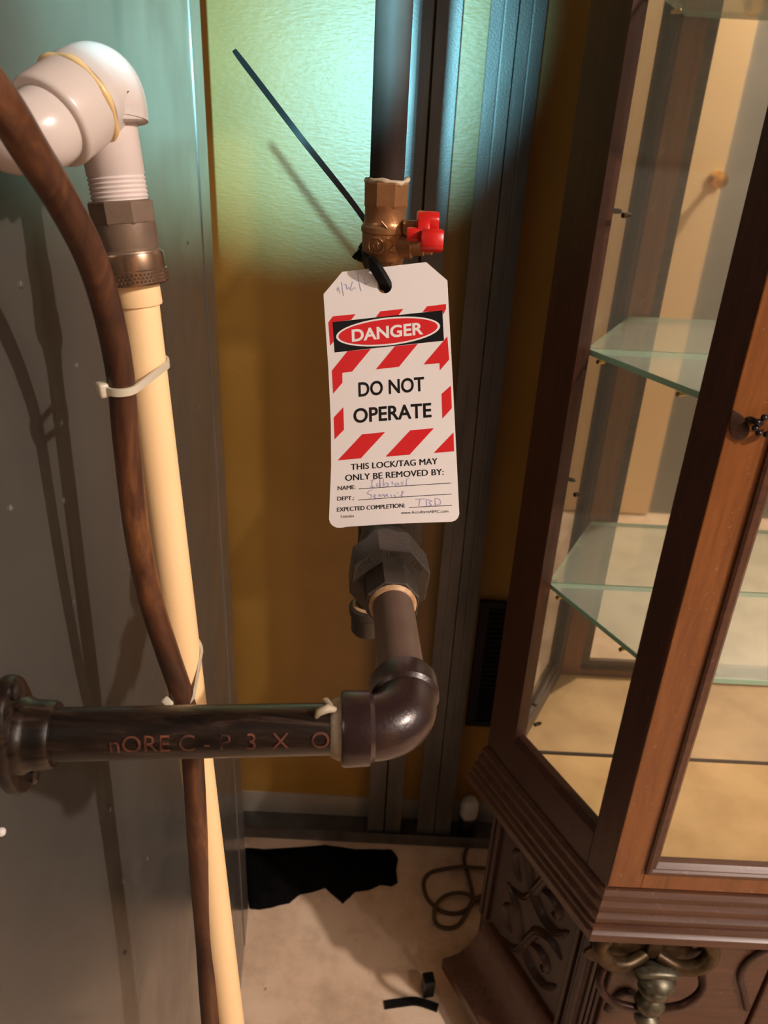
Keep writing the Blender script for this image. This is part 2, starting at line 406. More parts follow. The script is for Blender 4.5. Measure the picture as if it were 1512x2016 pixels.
# stem boss
mk('stem_boss', MB().lathe((VX + .010, VY - .004, 1.4315), (1, -.25, .0), [(0, .0085), (.008, .0078), (.0085, .0058), (.016, .0056), (.0165, .0048), (.021, .0045)], 16), M['brass'], ob, smooth=35)
mk('stop_lug', MB().box((VX + .011, VY - .012, 1.438), (VX + .0215, VY - .005, 1.447)), M['brass'], ob, bevel=.002)
# embossed maker's ring and lettering
def wrapz(u, v, r, th, lift):    # u angle, v height
    return V((VX + (r + lift) * sin(u), VY - (r + lift) * cos(u), v))
em = MB()
pts = [wrapz(-.36 + .0052 / .0146 * cos(a), 1.4315 + .0048 * sin(a), .0142, 0, .0001) for a in [2 * pi * i / 24 for i in range(24)]]
em.tube(pts, .00055, 6, closed=True)
pts = [wrapz(-.36 + .0022 / .0146 * cos(a) * (1 if i % 2 else .5), 1.4315 + .0025 * sin(a), .0142, 0, .0001) for i, a in enumerate([2 * pi * i / 10 for i in range(10)])]
em.tube(pts, .0004, 6, closed=True)
for a0, z0, a1, z1 in ((.15, 1.4365, .48, 1.4325), (.48, 1.4325, .22, 1.4285), (.22, 1.4285, .55, 1.4265), (-.15, 1.4460, .10, 1.4425), (.10, 1.4425, .16, 1.4395)):
    em.tube([wrapz(a0 + (a1 - a0) * q / 4, z0 + (z1 - z0) * q / 4, .0143, 0, .0001) for q in range(5)], .0006, 6)
mk('embossing', em, M['brass'], ob, smooth=60)
uv, fs = text_mesh('ESSIE', .02)
for dz_ in (0,):
    vs = [wrapz(-.55 + 1.15 * u, 1.4168 + .0046 * v, .0126, 0, .0010) for u, v in uv]
    flat('raised_letters', vs, fs, M['brass'], ob, V((0, -1, 0)))
# red butterfly handle
hd = MB()
c0 = V((VX + .0300, VY - .0085, 1.4310))
def lobe(cen, ry, rz, x0, x1, tilt=0):
    m = []
    for xx, k_ in ((x0, .88), (x0 + .0012, 1), (x1 - .0012, 1), (x1, .88)):
        ringp = []
        for i in range(20):
            a = 2 * pi * i / 20
            e = 3.2; ca, sa = cos(a), sin(a)
            y = ry * k_ * math.copysign(abs(ca) ** (2 / e), ca); z = rz * k_ * math.copysign(abs(sa) ** (2 / e), sa)
            y, z = y * cos(tilt) - z * sin(tilt), y * sin(tilt) + z * cos(tilt)
            ringp.append(V((xx, cen[1] + y, cen[2] + z)))
        m.append(ringp)
    return m
p1 = atD(842, 437, .470); p2 = atD(852, 474, .462); pm = atD(826, 462, .466)
hd.rings(lobe(p1, .0062, .0058, p1.x - .0068, p1.x + .0068, .25))
hd.rings(lobe(p2, .0070, .0064, p2.x - .0072, p2.x + .0062, -.3))
hd.rings(lobe((p1 + p2) / 2, .0046, .0066, p1.x - .0060, p1.x + .001, -.5))
hd.rings(lobe(pm, .0052, .0040, p1.x - .0125, p1.x - .004, 0))
h = mk('valve_handle', hd, M['red'], ob, smooth=40)
h['label'] = 'red butterfly handle'
# tee with drip leg
tee = MB()
tee.tube([(VX, VY, 1.248), (VX, VY, 1.304)], .0128, 28)
tee.lathe((VX, VY, 1.296), (0, 0, 1), [(0, .0128), (.001, .0152), (.0105, .0152), (.0115, .0140)], 28)
tee.lathe((VX, VY, 1.244), (0, 0, 1), [(0, .0140), (.001, .0152), (.0105, .0152), (.0115, .0128)], 28)
AX = (V((VX, VY, zT)) - V((E0.x, E0.y, zT))).normalized()      # union axis, points away from camera
tee.lathe(V((VX, VY, zT)), -AX, [(0, .0128), (.016, .0128), (.017, .0152), (.0275, .0152), (.028, .0140)], 28)
mk('tee', tee, M['castgrey'], gas, smooth=40)
mk('drip_leg', MB().tube([(VX, VY, 1.150), (VX, VY, 1.250)], R, 24), M['iron'], gas, smooth=50)
cp = mk('cap', MB().lathe((VX, VY, 1.128), (0, 0, 1), [(0, .006), (.002, .0115), (.005, .0138), (.020, .0142), (.0215, .0158), (.027, .0158), (.028, .0146), (.0282, .011)], 28), M['castgrey'], gas, smooth=40)
mk('thread_sealant', MB().lathe((VX, VY, 1.1555), (0, 0, 1), [(0, .0128), (.0012, .0132), (.0022, .0115)], 24), M['dope'], cp, smooth=50)
# union: parts measured as distance from the elbow centre along AX
def ax(t_): return V((E0.x, E0.y, zT)) + AX * t_
def uni(a, prof, n, ph=0): return MB().lathe(ax(0), AX, prof, n, ph)
un = mk('union', uni(0, [(.112, .0135), (.1125, .0168), (.126, .0168), (.140, .0168), (.158, .0150), (.165, .0135), (.2365, .0125)], 28), M['castgrey'], gas, smooth=40)
nut = mk('union_nut', uni(0, [(.1100, .0160), (.1100, .0222), (.1108, .0228), (.131, .0228), (.1335, .0210), (.1335, .0165)], 8, radians(22.5 + 6)), M['castgrey'], un, smooth=12)
mk('union_collar', uni(0, [(.0890, .0118), (.0890, .0140), (.0896, .0146), (.1120, .0146)], 8, radians(22.5 + 4)), M['castgrey'], un, smooth=12)
sl = MB().lathe(ax(0), AX, [(.0868, .0110), (.0874, .0118), (.0890, .0126), (.0893, .0110)], 24)
mk('thread_sealant', sl, M['dope'], un, smooth=60)
xA = V((0, 0, 1)); xA = (xA - AX * xA.dot(AX)).normalized(); yA = AX.cross(xA)
def nutface(a, r, lift): return ax(.1100) - AX * lift + (xA * cos(a) + yA * sin(a)) * r
def facetext(s, a0, a1, r0, r1):
    uv, fs = text_mesh(s, .02)
    vs = [nutface(a0 + (a1 - a0) * u, r0 + (r1 - r0) * v, .0003) for u, v in uv]
    flat('raised_letters', vs, fs, M['castgrey'], un, -AX)
sgn = -1 if yA.x > 0 else 1
facetext('USA', sgn * .12, sgn * -.28, .0172, .0200)
facetext('150', sgn * -.72, sgn * -1.12, .0172, .0200)
facetext('MTIV', sgn * 1.15, sgn * .60, .0172, .0200)
# front nipple, elbow, horizontal pipe, flange
mk('front_nipple', MB().tube([ax(.018), ax(.092)], R, 32), M['nipple'], gas, smooth=50)
HX = V((-1, -.10, 0)).normalized()
def hx(t_): return V((E0.x, E0.y, E0.z)) + HX * t_
eb = MB(); arc = []; L1 = .0235
c_end = ax(.020); start = ax(.030)
pts = []; rad = []
for i in range(25):
    u = i / 24
    a = ax(.0185); c2 = hx(.0165); m0 = V((E0.x + .0010, E0.y, (zT + E0.z) / 2))
    p = a * (1 - u) ** 2 + m0 * 2 * u * (1 - u) + c2 * u ** 2
    pts.append(p); rad.append(.0136 + .0004 * sin(pi * u))
eb.tube(pts, rad, 32)
eb.lathe(ax(0), AX, [(.0145, .0136), (.0160, .0152), (.0255, .0154), (.0270, .0148), (.0271, .0105)], 32)
eb.lathe(hx(0), HX, [(.0145, .0136), (.0165, .0154), (.0268, .0157), (.0280, .0150), (.0281, .0105)], 32)
el = mk('elbow', eb, M['elbow'], gas, smooth=40)
# casting seam line round the outside of the elbow
sm = []
for i in range(5, 21):
    u = i / 24; p = pts[i]; sm.append(p + V((0, 0, -.0137 - .0002 * sin(i))))
mk('casting_seam', MB().tube(sm, [.0005 + .0002 * sin(i * 2.3) for i in range(len(sm))], 6), M['elbow'], el, smooth=60)
Lp = ((P0 - hx(0)).dot(PN)) / HX.dot(PN)
mk('horizontal_pipe', MB().tube([hx(.020), hx(Lp - .002)], R, 36), M['varnish'], gas, smooth=50)
# white thread tape sticking out of the elbow
tp = MB().lathe(hx(0), HX, [(.0278, .0105), (.0282, .0132), (.0300, .0126), (.0325, .0112), (.0330, .0100)], 30)
up = V((0, 0, 1)); sd = HX.cross(up)
fl = [hx(.0305) + up * .0118 - sd * 0.002, hx(.0335) + up * .0135 - sd * .003, hx(.0375) + up * .0125 - sd * .004, hx(.0385) + up * .0098 - sd * .004]
tp.tube(fl, [.0012, .0019, .0017, .0008], 8)
tp.tube([hx(.0310) + up * .011 - sd * .001, hx(.0345) + up * .0115 + sd * .004, hx(.0330) + up * .0075 + sd * .0082], [.001, .0014, .0007], 8)
tj = mk('thread_tape', tp, M['tape'], gas, smooth=60); tj['label'] = 'white thread tape'
# worn stencil lettering wrapped on the pipe, facing the viewer
uv, fs = text_mesh('nORE C - P  3  X   O', .0, 1.0)
front = V((0, -1, 0)); front = (front - HX * front.dot(HX)).normalized()
def onpipe(t_, a): return hx(t_) + (front * cos(a) + up * sin(a)) * (R + .0006)
flat('stencil', [onpipe(.119 - .086 * u, .02 + .62 * v) for u, v in uv], fs, M['stamp'], gas, front)
# flange against the furnace
fb = MB().lathe(hx(Lp), -HX, [(0.0005, .0170), (.0100, .0170), (.0112, .0165), (.0120, .0155), (.0170, .0150), (.0210, .0148), (.0225, .0140), (.0230, .0108)], 36)
fb = MB().lathe(hx(0), -HX, [(-Lp + .0004, .0150), (-.1605, .0150), (-.1590, .0155), (-.1540, .0155), (-.1525, .0146), (-.1510, .0140), (-.1470, .0138), (-.1440, .0135), (-.1425, .0128), (-.1423, .0108)], 36)
mk('flange', fb, M['varnish'], gas, smooth=35)
fe = MB(); dirp = V((-.10, 1, 0)).normalized(); pol = []
for i in range(40):
    a = 2 * pi * i / 40; r_ = .0185 + .0085 * abs(sin(a)) ** 3
    pol.append((r_ * cos(a) * .96, r_ * sin(a)))
fe.prism(pol, lambda u, v, w_: hx(.1620) + dirp * u + up * v + PN * w_, .0065)
mk('flange_plate', fe, M['varnish'], gas, smooth=35, bevel=.0022)
for s_ in (1, -1):
    c_ = hx(.1620) + up * (.0222 * s_) + PN * .0063
    mk('flange_screw', MB().lathe(c_, PN, [(0, .0036), (.0015, .0036), (.0026, .0022), (.0028, .0004)], 12), M['varnish'], gas, smooth=30)

# =================================================================== WHITE PVC AND CREAM DRAIN
drn = thing('drain_pipe', 'white plastic drain elbows over a cream pipe running down beside the furnace', 'pipe', (-.13, .40, .0))
CB = atD(452, 2010, .529)
E2 = atD(197, 168, .329)              # elbow turning down
CT = atD(273, 600, .366)
vdir = (E2 - CT).normalized()
A12 = V((-.35, -.82, -.43)).normalized()
def curve3(a, m_, b_, n=20): return [a * (1 - u) ** 2 + m_ * 2 * u * (1 - u) + b_ * u ** 2 for u in [i / n for i in range(n + 1)]]
rf = .0178
e2 = MB().tube(curve3(E2 - vdir * .013, E2 + (vdir - A12) * .003, E2 + A12 * .012), rf, 36)
e2.lathe(E2, A12, [(.009, rf), (.0095, .0186), (.0150, .0188), (.0156, .0180), (.0157, .015)], 40)
e2.lathe(E2, -vdir, [(.008, rf), (.0090, .0178), (.0140, .0172), (.0150, .0160), (.0151, .0120)], 36)
mk('elbow', e2, M['pvc'], drn, smooth=40)
rng = random.Random(3); RG = MB(); rp_ = []
ua = vdir - A12 * vdir.dot(A12); ua.normalize(); ub = A12.cross(ua)
for i in range(48):
    a = 2 * pi * i / 48; rp_.append(E2 + A12 * (.0166 + .0004 * sin(a * 3)) + (ua * cos(a) + ub * sin(a)) * .0183)
RG.tube(rp_, [.0013 + .0005 * sin(i * .9) for i in range(48)], 8, closed=True)
mk('solvent_ring', RG, M['primer'], drn, smooth=70)
e1 = MB().lathe(E2, A12, [(.0160, .0150), (.0162, .0184), (.0165, .0187), (.0330, .0187), (.0345, .0182), (.0352, .0172), (.0353, .0140)], 40)
mk('coupling', e1, M['pvc'], drn, smooth=40)
E1c = E2 + A12 * .0440
OUT = (-PN - A12 * (-PN).dot(A12) * .75).normalized()
e1 = MB().tube(curve3(E2 + A12 * .0335, E1c + A12 * .006 - OUT * .004, E1c + OUT * .015 + A12 * .002), .0152, 36)
mk('elbow', e1, M['pvc'], drn, smooth=40)
sp = E1c + OUT * .013 + A12 * .002
lo = ((P0 - sp).dot(PN)) / OUT.dot(PN)
mk('stub_pipe', MB().tube([sp, sp + OUT * (lo - .0005)], .0128, 32), M['pvc'], drn, smooth=40)
# threaded adapter
prof = [(.008, .0126)]
s_ = .0350
while s_ < .0455:
    prof += [(s_, .0126), (s_ + .0005, .0121), (s_ + .0010, .0121), (s_ + .0015, .0127)]; s_ += .0019
prof += [(.0478, .0124)]
mk('threaded_adapter', MB().lathe(E2, -vdir, prof, 40), M['pvcthread'], drn, smooth=60)
mk('coupling_nut', MB().lathe(E2, -vdir, [(.0455, .0120), (.0457, .0143), (.0463, .0148), (.0548, .0148), (.0556, .0143), (.0558, .0120)], 8, radians(10)), M['brassgrey'], drn, smooth=12)
mk('coupling_body', MB().lathe(E2, -vdir, [(.0550, .0120), (.0552, .0140), (.0635, .0140), (.0655, .0134), (.0668, .0134), (.0672, .0142), (.0682, .0144)], 36), M['brassgrey'], drn, smooth=40)
hn = MB().lathe(E2, -vdir, [(.0678, .0120), (.0680, .0150), (.0690, .0154), (.0752, .0154), (.0756, .0158), (.0812, .0158), (.0820, .0150), (.0821, .0090)], 40)
hose_nut = mk('hose_nut', hn, M['knurl'], drn, smooth=35)
kn = MB(); xk = V((1, 0, 0)); xk = (xk - vdir * xk.dot(vdir)).normalized(); yk = vdir.cross(xk)
for row in range(3):
    for i in range(54):
        a = 2 * pi * (i + .5 * (row % 2)) / 54; n_ = xk * cos(a) + yk * sin(a); t2 = xk * -sin(a) + yk * cos(a)
        c_ = E2 - vdir * (.0770 + row * .0015) + n_ * .0157
        kn.add([c_ + t2 * .0008, c_ + vdir * .0007, c_ - t2 * .0008, c_ - vdir * .0007, c_ + n_ * .0007], [(0, 1, 4), (1, 2, 4), (2, 3, 4), (3, 0, 4)])
kk = mk('knurling', kn, M['knurl'], hose_nut); kk['kind'] = 'stuff'
mk('socket', MB().lathe(E2, -vdir, [(.0815, .0100), (.0817, .0112), (.0912, .0112), (.0920, .0109), (.0921, .0090)], 32), M['cream'], drn, smooth=40)
pk = E2 - vdir * .0905; RC = .0097
bot = CT + (CB - CT) * ((CT.z - .004) / (CT.z - CB.z))
mk('riser_pipe', MB().tube([pk, pk + (bot - pk) * .3, pk + (bot - pk) * .7, bot], RC, 36), M['cream'], drn, smooth=50)

# brown hose
hp = [(-90, 85, .258), (0, 200, .276), (60, 296, .300), (125, 400, .335), (180, 510, .368), (214, 620, .396), (237, 740, .422), (250, 880, .442),
      (270, 1050, .466), (297, 1180, .486), (330, 1285, .503), (357, 1365, .520), (374, 1440, .528), (382, 1530, .541), (392, 1700, .575), (404, 1850, .606), (415, 2016, .634)]
hpts = [atD(a, b, c * .82) for a, b, c in hp]
last = hpts[-1]; dl = (last - hpts[-3]); dl /= -dl.z; hpts += [last + dl * .25 + V((0, .004, 0)), last + dl * .55 + V((0, .014, 0)), last + dl * (last.z - .009) + V((0, .03, 0))]
def spline(P, k=6):
    out = []
    for i in range(len(P) - 1):
        p0, p1_, p2_, p3 = P[max(i - 1, 0)], P[i], P[i + 1], P[min(i + 2, len(P) - 1)]
        for j in range(k):
            u = j / k
            out.append(.5 * ((2 * p1_) + (p2_ - p0) * u + (2 * p0 - 5 * p1_ + 4 * p2_ - p3) * u * u + (3 * p1_ - p0 - 3 * p2_ + p3) * u ** 3))
    return out + [P[-1]]
HS = spline(hpts)
tag(mk('rubber_hose', MB().tube(HS, .0062, 24), M['hose'], smooth=60), 'stained brown rubber hose curving down the front of the cream pipe', 'hose')

# clear zip ties round hose and pipe
def cream_at(z):
    u = (pk.z - z) / (pk.z - bot.z); return pk + (bot - pk) * u
def hose_at(z): return min(HS, key=lambda p: abs(p.z - z))
def ztie(name, zc, zh, label):
    A = cream_at(zc); B = hose_at(zh)
    u = (B - A); d_ = u.length; u.normalize(); N = V((0, 0, 1)); v_ = u.cross(V((0, 0, 1))).normalized()
    if v_.y > 0: v_ = -v_                         # towards the camera
    rA, rB = RC + .0009, .0062 + .0009
    loop = []
    be = math.asin((rB - rA) / d_) if abs(rB - rA) < d_ else 0
    for i in range(17): a = -pi / 2 - be * 0 + pi * i / 16; loop.append(A - u * rA * cos(a) + v_ * rA * sin(a))
    for i in range(17): a = pi / 2 + pi * i / 16; loop.append(B - u * rB * cos(a) + v_ * rB * sin(a))
    t_ = thing(name, label, 'zip tie', tuple(B), 'clear zip ties on the drain pipe')
    cn = u.cross(v_).normalized()
    mk('strap', MB().tube(loop, 1, closed=True, sec=[(-.0018, -.0006), (.0018, -.0006), (.0018, .0006), (-.0018, .0006)], up=cn), M['clear'], t_, smooth=40)
    sd_ = v_ if v_.x < 0 else -v_
    hc = B + sd_ * (rB * .80 + .0012) + u * (rB * .62)
    w1 = (u * -.75 + v_ * -.3).normalized()
    hd_ = MB(); a1 = (u - sd_ * 1.0).normalized(); c1 = cn; b1_ = a1.cross(c1).normalized()
    vs = [hc + a1 * sx * .0031 + c1 * sz * .0034 + b1_ * sy * .0025 for sz in (-1, 1) for sy in (-1, 1) for sx in (-1, 1)]
    hd_.add(vs, [(0, 2, 3, 1), (4, 5, 7, 6), (0, 1, 5, 4), (2, 6, 7, 3), (0, 4, 6, 2), (1, 3, 7, 5)])
    mk('head', hd_, M['clear'], t_, smooth=50, bevel=.0012)
    return t_
zA = atD(318, 705, .385).z; zB = atD(240, 755, .348).z
ztie('zip_tie', zA, zB, 'milky zip tie high on the brown hose, above the horizontal pipe')
zA2 = atD(388, 1310, .42).z; zB2 = atD(352, 1348, .43).z
ztie('zip_tie', zA2, zB2, 'milky zip tie at the lower bend of the hose, just over the horizontal pipe')

# =================================================================== DANGER TAG
TO = V((-.0446, .4880, 1.4151)); TX = V((.9793, -.1043, .1735)); TZ = V((.0843, -.5694, -.8177)); TN = V((-.1841, -.8154, .5488))
TW, TH = .0762, .1578
def S(px, py, lift=0.0):            # zoomed-photo coordinates of the print -> point on the card
    p = atP(px / 3.6 + 610, py / 3.6 + 500, TO, TN); return p + TN * lift
def sheetbend(p):
    u = (p - TO).dot(TX) / TW; v = (p - TO).dot(TZ) / TH
    return p + TN * (.0016 * sin(pi * u) * v * v + .0010 * sin(2 * pi * v + 1) * (1 - .5 * u))
tg = thing('danger_tag', 'white and red striped danger tag reading do not operate, hung on the brass valve', 'tag', tuple(TO))
card = []
def arcpts(cx, cy, r, a0, a1, n=8): return [(cx + r * cos(a0 + (a1 - a0) * i / n), cy + r * sin(a0 + (a1 - a0) * i / n)) for i in range(n + 1)]
outl = [(232, 130), (825, 60), (975, 190), (990, 480), (1012, 900), (1040, 1450)] + [(1058, 1815), (1060, 1842), (1052, 1868), (1035, 1887), (1010, 1898), (985, 1900)] + \
       [(600, 1915), (260, 1936), (222, 1943), (190, 1940), (165, 1928), (147, 1908), (138, 1880)] + [(150, 1500), (146, 1200), (130, 800), (100, 290)]
hole = [(532 + 51 * cos(2 * pi * i / 28), 232 + 51 * sin(2 * pi * i / 28)) for i in range(28)]
def filled(name, loops, mat, lift, parent, thick=0.0, cuts=0):
    bm = bmesh.new(); es = []
    for lp in loops:
        vv = [bm.verts.new((x, -y, 0)) for x, y in lp]
        for i in range(len(vv)): es.append(bm.edges.new((vv[i], vv[(i + 1) % len(vv)])))
    bmesh.ops.triangle_fill(bm, edges=es, use_beauty=True, use_dissolve=False)
    if cuts:
        for k_ in range(cuts):
            lo_, hi_ = -1945, -60
            bmesh.ops.bisect_plane(bm, geom=bm.verts[:] + bm.edges[:] + bm.faces[:], plane_co=(0, lo_ + (hi_ - lo_) * (k_ + .5) / cuts, 0), plane_no=(0, 1, 0))
        for k_ in range(7):
            bmesh.ops.bisect_plane(bm, geom=bm.verts[:] + bm.edges[:] + bm.faces[:], plane_co=(150 + 125 * (k_ + 1), 0, 0), plane_no=(1, 0, 0))
    for v in bm.verts:
        p = sheetbend(S(v.co.x, -v.co.y)) + TN * lift; v.co = p
    if thick:
        bmesh.ops.recalc_face_normals(bm, faces=bm.faces)
        z0_ = sum((v.co - TO).dot(TN) for v in bm.verts) / len(bm.verts)
        r_ = bmesh.ops.solidify(bm, geom=bm.faces[:], thickness=thick)
        if sum((v.co - TO).dot(TN) for v in bm.verts) / len(bm.verts) > z0_:      # grew towards the viewer: push it back
            for v in bm.verts: v.co -= TN * thick
    bmesh.ops.recalc_face_normals(bm, faces=bm.faces)
    me = bpy.data.meshes.new(name); bm.to_mesh(me); bm.free(); me.materials.append(mat)
    if not thick:
        av = V((0, 0, 0))
        for p in me.polygons: av += p.normal * p.area
        if av.dot(TN) < 0: me.flip_normals()
    o = bpy.data.objects.new(name, me); COL.objects.link(o)
    o.parent = parent; o.matrix_parent_inverse = Matrix.Translation(parent_world(parent)).inverted()
    return o
cardo = filled('card', [outl, hole], M['card'], 0, tg, .0004, 16)
for p in cardo.data.polygons: p.use_smooth = True
cardo.data.set_sharp_from_angle(angle=radians(30))
L1_, L2_, L3_, L4_, L5_ = .00004, .00008, .00012, .00016, .00020
# keep print in front of both faces of the card
base = .00007
def red(poly): 
    o = filled('red_stripe', [poly], M['ired'], base + L1_, tg, 0, 10); return o
stripes = [
    [(134, 488), (166, 446), (326, 430), (296, 470), (164, 487), (170, 622), (146, 652)],
    [(470, 452), (502, 410), (664, 392), (630, 437)],
    [(800, 414), (832, 374), (966, 357), (966, 392), (946, 432), (942, 404)],
    [(268, 690), (434, 674), (300, 833), (230, 842), (230, 912), (164, 988), (156, 826)],
    [(604, 655), (766, 638), (632, 800), (468, 818)],
    [(806, 783), (975, 585), (988, 748), (922, 824), (920, 774)],
    [(934, 990), (1000, 932), (1006, 1092), (940, 1166)],
    [(168, 1156), (236, 1084), (241, 1244), (174, 1312)],
    [(197, 1462), (370, 1278), (534, 1262), (362, 1449)],
    [(538, 1438), (712, 1250), (880, 1234), (708, 1424)],
    [(878, 1411), (1018, 1264), (1023, 1398)],
]
for s_ in stripes: red(s_)
filled('danger_panel', [[(163, 487), (940, 402), (951, 615), (177, 699)]], M['iblack'], base + L2_, tg, 0, 12)
def ell(cx_, cy_, a, b_, tilt, n=56):
    out = []
    for i in range(n):
        q = 2 * pi * i / n; x = a * cos(q); y = b_ * sin(q)
        out.append((cx_ + x * cos(tilt) - y * sin(tilt), cy_ + x * sin(tilt) + y * cos(tilt)))
    return out
filled('white_oval', [ell(556, 552, 370, 98, -.110)], M['iwhite'], base + L3_, tg, 0, 12)
filled('red_oval', [ell(556, 552, 353, 86, -.110)], M['ired'], base + L4_, tg, 0, 12)
def tagtext(s, x0, y0, x1, y1, h_, mat, lift, off=.018, space=1.0, name='lettering', bold=0):
    """baseline from (x0,y0) to (x1,y1), cap height h_ (all in zoomed-photo coordinates)"""
    uv, fs = text_mesh(s, off, space)
    dx, dy = x1 - x0, y1 - y0; L = math.hypot(dx, dy)
    vx, vy = .035 * 0 + dy / L * .0, -1
    vs = []
    for u, v in uv:
        x = x0 + dx * u + h_ * v * -.028; y = y0 + dy * u - h_ * v
        vs.append(sheetbend(S(x, y)) + TN * lift)
    if bold:                                     # second pass slightly to the side, as in semi-bold print
        n = len(vs); D_ = (S(x0 + bold, y0) - S(x0, y0)); vs = vs + [p + D_ for p in vs]; fs = list(fs) + [tuple(i + n for i in f) for f in fs]
    return flat(name, vs, fs, mat, tg, TN)
tagtext('DANGER', 300, 627, 806, 573, 88, M['iwhite'], base + L5_, .03)
tagtext('DO NOT', 345, 1013, 812, 972, 104, M['iblack'], base + L1_, .022)
tagtext('OPERATE', 309, 1200, 863, 1158, 106, M['iblack'], base + L1_, .022)
tagtext('THIS LOCK/TAG MAY', 292, 1533, 904, 1490, 44, M['iblack'], base + L1_, 0, 1.02, bold=2.6)
tagtext('ONLY BE REMOVED BY:', 252, 1610, 948, 1566, 44, M['iblack'], base + L1_, 0, 1.02, bold=2.6)
tagtext('NAME:', 199, 1676, 324, 1668, 29, M['iblack'], base + L1_, 0, bold=2.0)
tagtext('DEPT.:', 197, 1750, 316, 1745, 28, M['iblack'], base + L1_, 0, bold=2.0)
tagtext('EXPECTED COMPLETION:', 195, 1829, 676, 1800, 30, M['iblack'], base + L1_, 0, bold=2.0)
tagtext('TAB404', 218, 1873, 317, 1869, 16, M['iblack'], base + L1_, 0)
tagtext('www.AccuformNMC.com', 650, 1847, 983, 1833, 20, M['iblack'], base + L1_, 0)
def rule(x0, y0, x1, y1, wd=2.2):
    filled('rule_line', [[(x0, y0 - wd), (x1, y1 - wd), (x1, y1 + wd), (x0, y0 + wd)]], M['iblack'], base + L1_, tg, 0, 1)
rule(348, 1668, 1003, 1624); rule(348, 1746, 1005, 1702); rule(708, 1800, 1008, 1782)
# handwriting as thin ink ribbons
ink = MB()
def stroke(pts, wd=2.6):
    P = [sheetbend(S(x, y)) + TN * (base + L1_ + .00003) for x, y in pts]
    ws = wd / 3.6 * .46 / FPX
    for i in range(len(P) - 1):
        d_ = (P[i + 1] - P[i])
        if d_.length < 1e-7: continue
        n_ = d_.normalized().cross(TN) * ws
        ink.add([P[i] - n_, P[i] + n_, P[i + 1] + n_, P[i + 1] - n_], [(0, 1, 2, 3)])
def cr(x, y): return (640 + x / 9.45 - 610) * 3.6, (520 + y / 9.45 - 500) * 3.6     # from the close-up of the date
def cn_(x, y): return (640 + x / 5.6 - 610) * 3.6, (890 + y / 5.6 - 500) * 3.6      # from the close-up of the form
for P_ in ([(258, 440), (232, 470), (238, 510), (262, 490), (262, 450), (272, 510), (290, 560)], [(312, 345), (330, 450), (350, 605)],
           [(360, 395), (395, 385), (410, 430), (415, 480), (430, 470), (455, 440), (470, 480)], [(520, 335), (495, 420), (480, 490), (510, 500), (540, 455), (575, 455), (570, 470)],
           [(610, 190), (630, 300), (655, 430), (680, 515)], [(715, 280), (745, 300), (735, 340), (760, 385), (800, 360), (840, 340)], [(780, 320), (790, 350)]):
    stroke([cr(*q) for q in P_], 2.8)
for P_ in ([(505, 315), (560, 305)], [(530, 312), (520, 350), (530, 395)], [(500, 385), (560, 395)], [(590, 340), (570, 370), (600, 385), (612, 340), (610, 300), (616, 390)],
           [(648, 295), (650, 380), (670, 345), (705, 350), (700, 380), (660, 385)], [(745, 325), (750, 365)], [(790, 340), (770, 360), (790, 375), (812, 340), (820, 370)],
           [(870, 330), (840, 340), (868, 355), (845, 372)], [(930, 295), (905, 300), (900, 340), (905, 372)],
           [(525, 425), (490, 430), (470, 460), (515, 475), (525, 500), (490, 515)], [(545, 500), (570, 480), (550, 470), (545, 500), (575, 515)], [(600, 500), (605, 465), (625, 495), (650, 465), (665, 500), (690, 465), (700, 500)],
           [(735, 470), (740, 500)], [(800, 450), (815, 455)], [(790, 470), (765, 485), (790, 500)], [(820, 490), (850, 480), (870, 440), (855, 435), (850, 490), (880, 495)],
           [(1000, 525), (1110, 520)], [(1050, 525), (1040, 600)], [(1120, 530), (1125, 600), (1180, 590), (1150, 560), (1185, 540), (1120, 525)], [(1215, 525), (1220, 590), (1275, 575), (1280, 545), (1250, 515), (1210, 515)]):
    stroke([cn_(*q) for q in P_], 2.6)
hw = mk('handwriting', ink, M['pen'], tg); hw['label'] = 'faint blue pen handwriting'; hw['kind'] = 'stuff'

# black zip tie holding the tag
bz = thing('zip_tie', 'long black zip tie looped through the tag hole, its tail pointing up left', 'zip tie', (VX - .016, VY, 1.425))
HC = S(534, 222); HC2 = HC + TN * .0025
lp = [HC - TN * .004, HC + TN * .0018 - TZ * .001, S(505, 165) + TN * .0050, S(455, 95) + TN * .0062, atD(727, 522, .478), atD(717, 505, .492), atD(714, 490, .505),
      V((VX - .0170, VY + .004, 1.4225)), V((VX - .008, VY + .0165, 1.4230)), V((VX + .006, VY + .0165, 1.4150)), V((VX + .0165, VY + .004, 1.4060)), V((VX + .0155, VY - .010, 1.3960)), HC - TN * .016 + TZ * .002 + TX * .004]
mk('strap', MB().tube(spline(lp + [lp[0]], 5)[:-1], 1, closed=True, sec=[(-.0016, -.0038), (.0016, -.0038), (.0016, .0038), (-.0016, .0038)]), M['blacknylon'], bz, smooth=40)
bh = atD(719, 497, .500)
mk('head', MB().box((-.0042, -.0035, -.006), (.0042, .0035, .006), Matrix.Translation(bh) @ Matrix.Rotation(.25, 4, 'Y') @ Matrix.Rotation(.3, 4, 'X')), M['blacknylon'], bz, smooth=40, bevel=.0012)
t0 = V((VX - .0135, VY + .0120, 1.4250)); t1 = atD(722, 440, .550); t2_ = atY(463, 102, .600); tm = atY(588, 264, .572)
tl_ = spline([t0, t1, tm + V((.0, .0, -.0004)), t2_ + (tm - t2_) * .08, t2_], 8)
mk('tail', MB().tube(tl_, [1] * (len(tl_) - 9) + [1 - .055 * i for i in range(1, 10)], sec=[(-.0008, -.0019), (.0008, -.0019), (.0008, .0019), (-.0008, .0019)], up=TN), M['blacknylon'], bz, smooth=40)

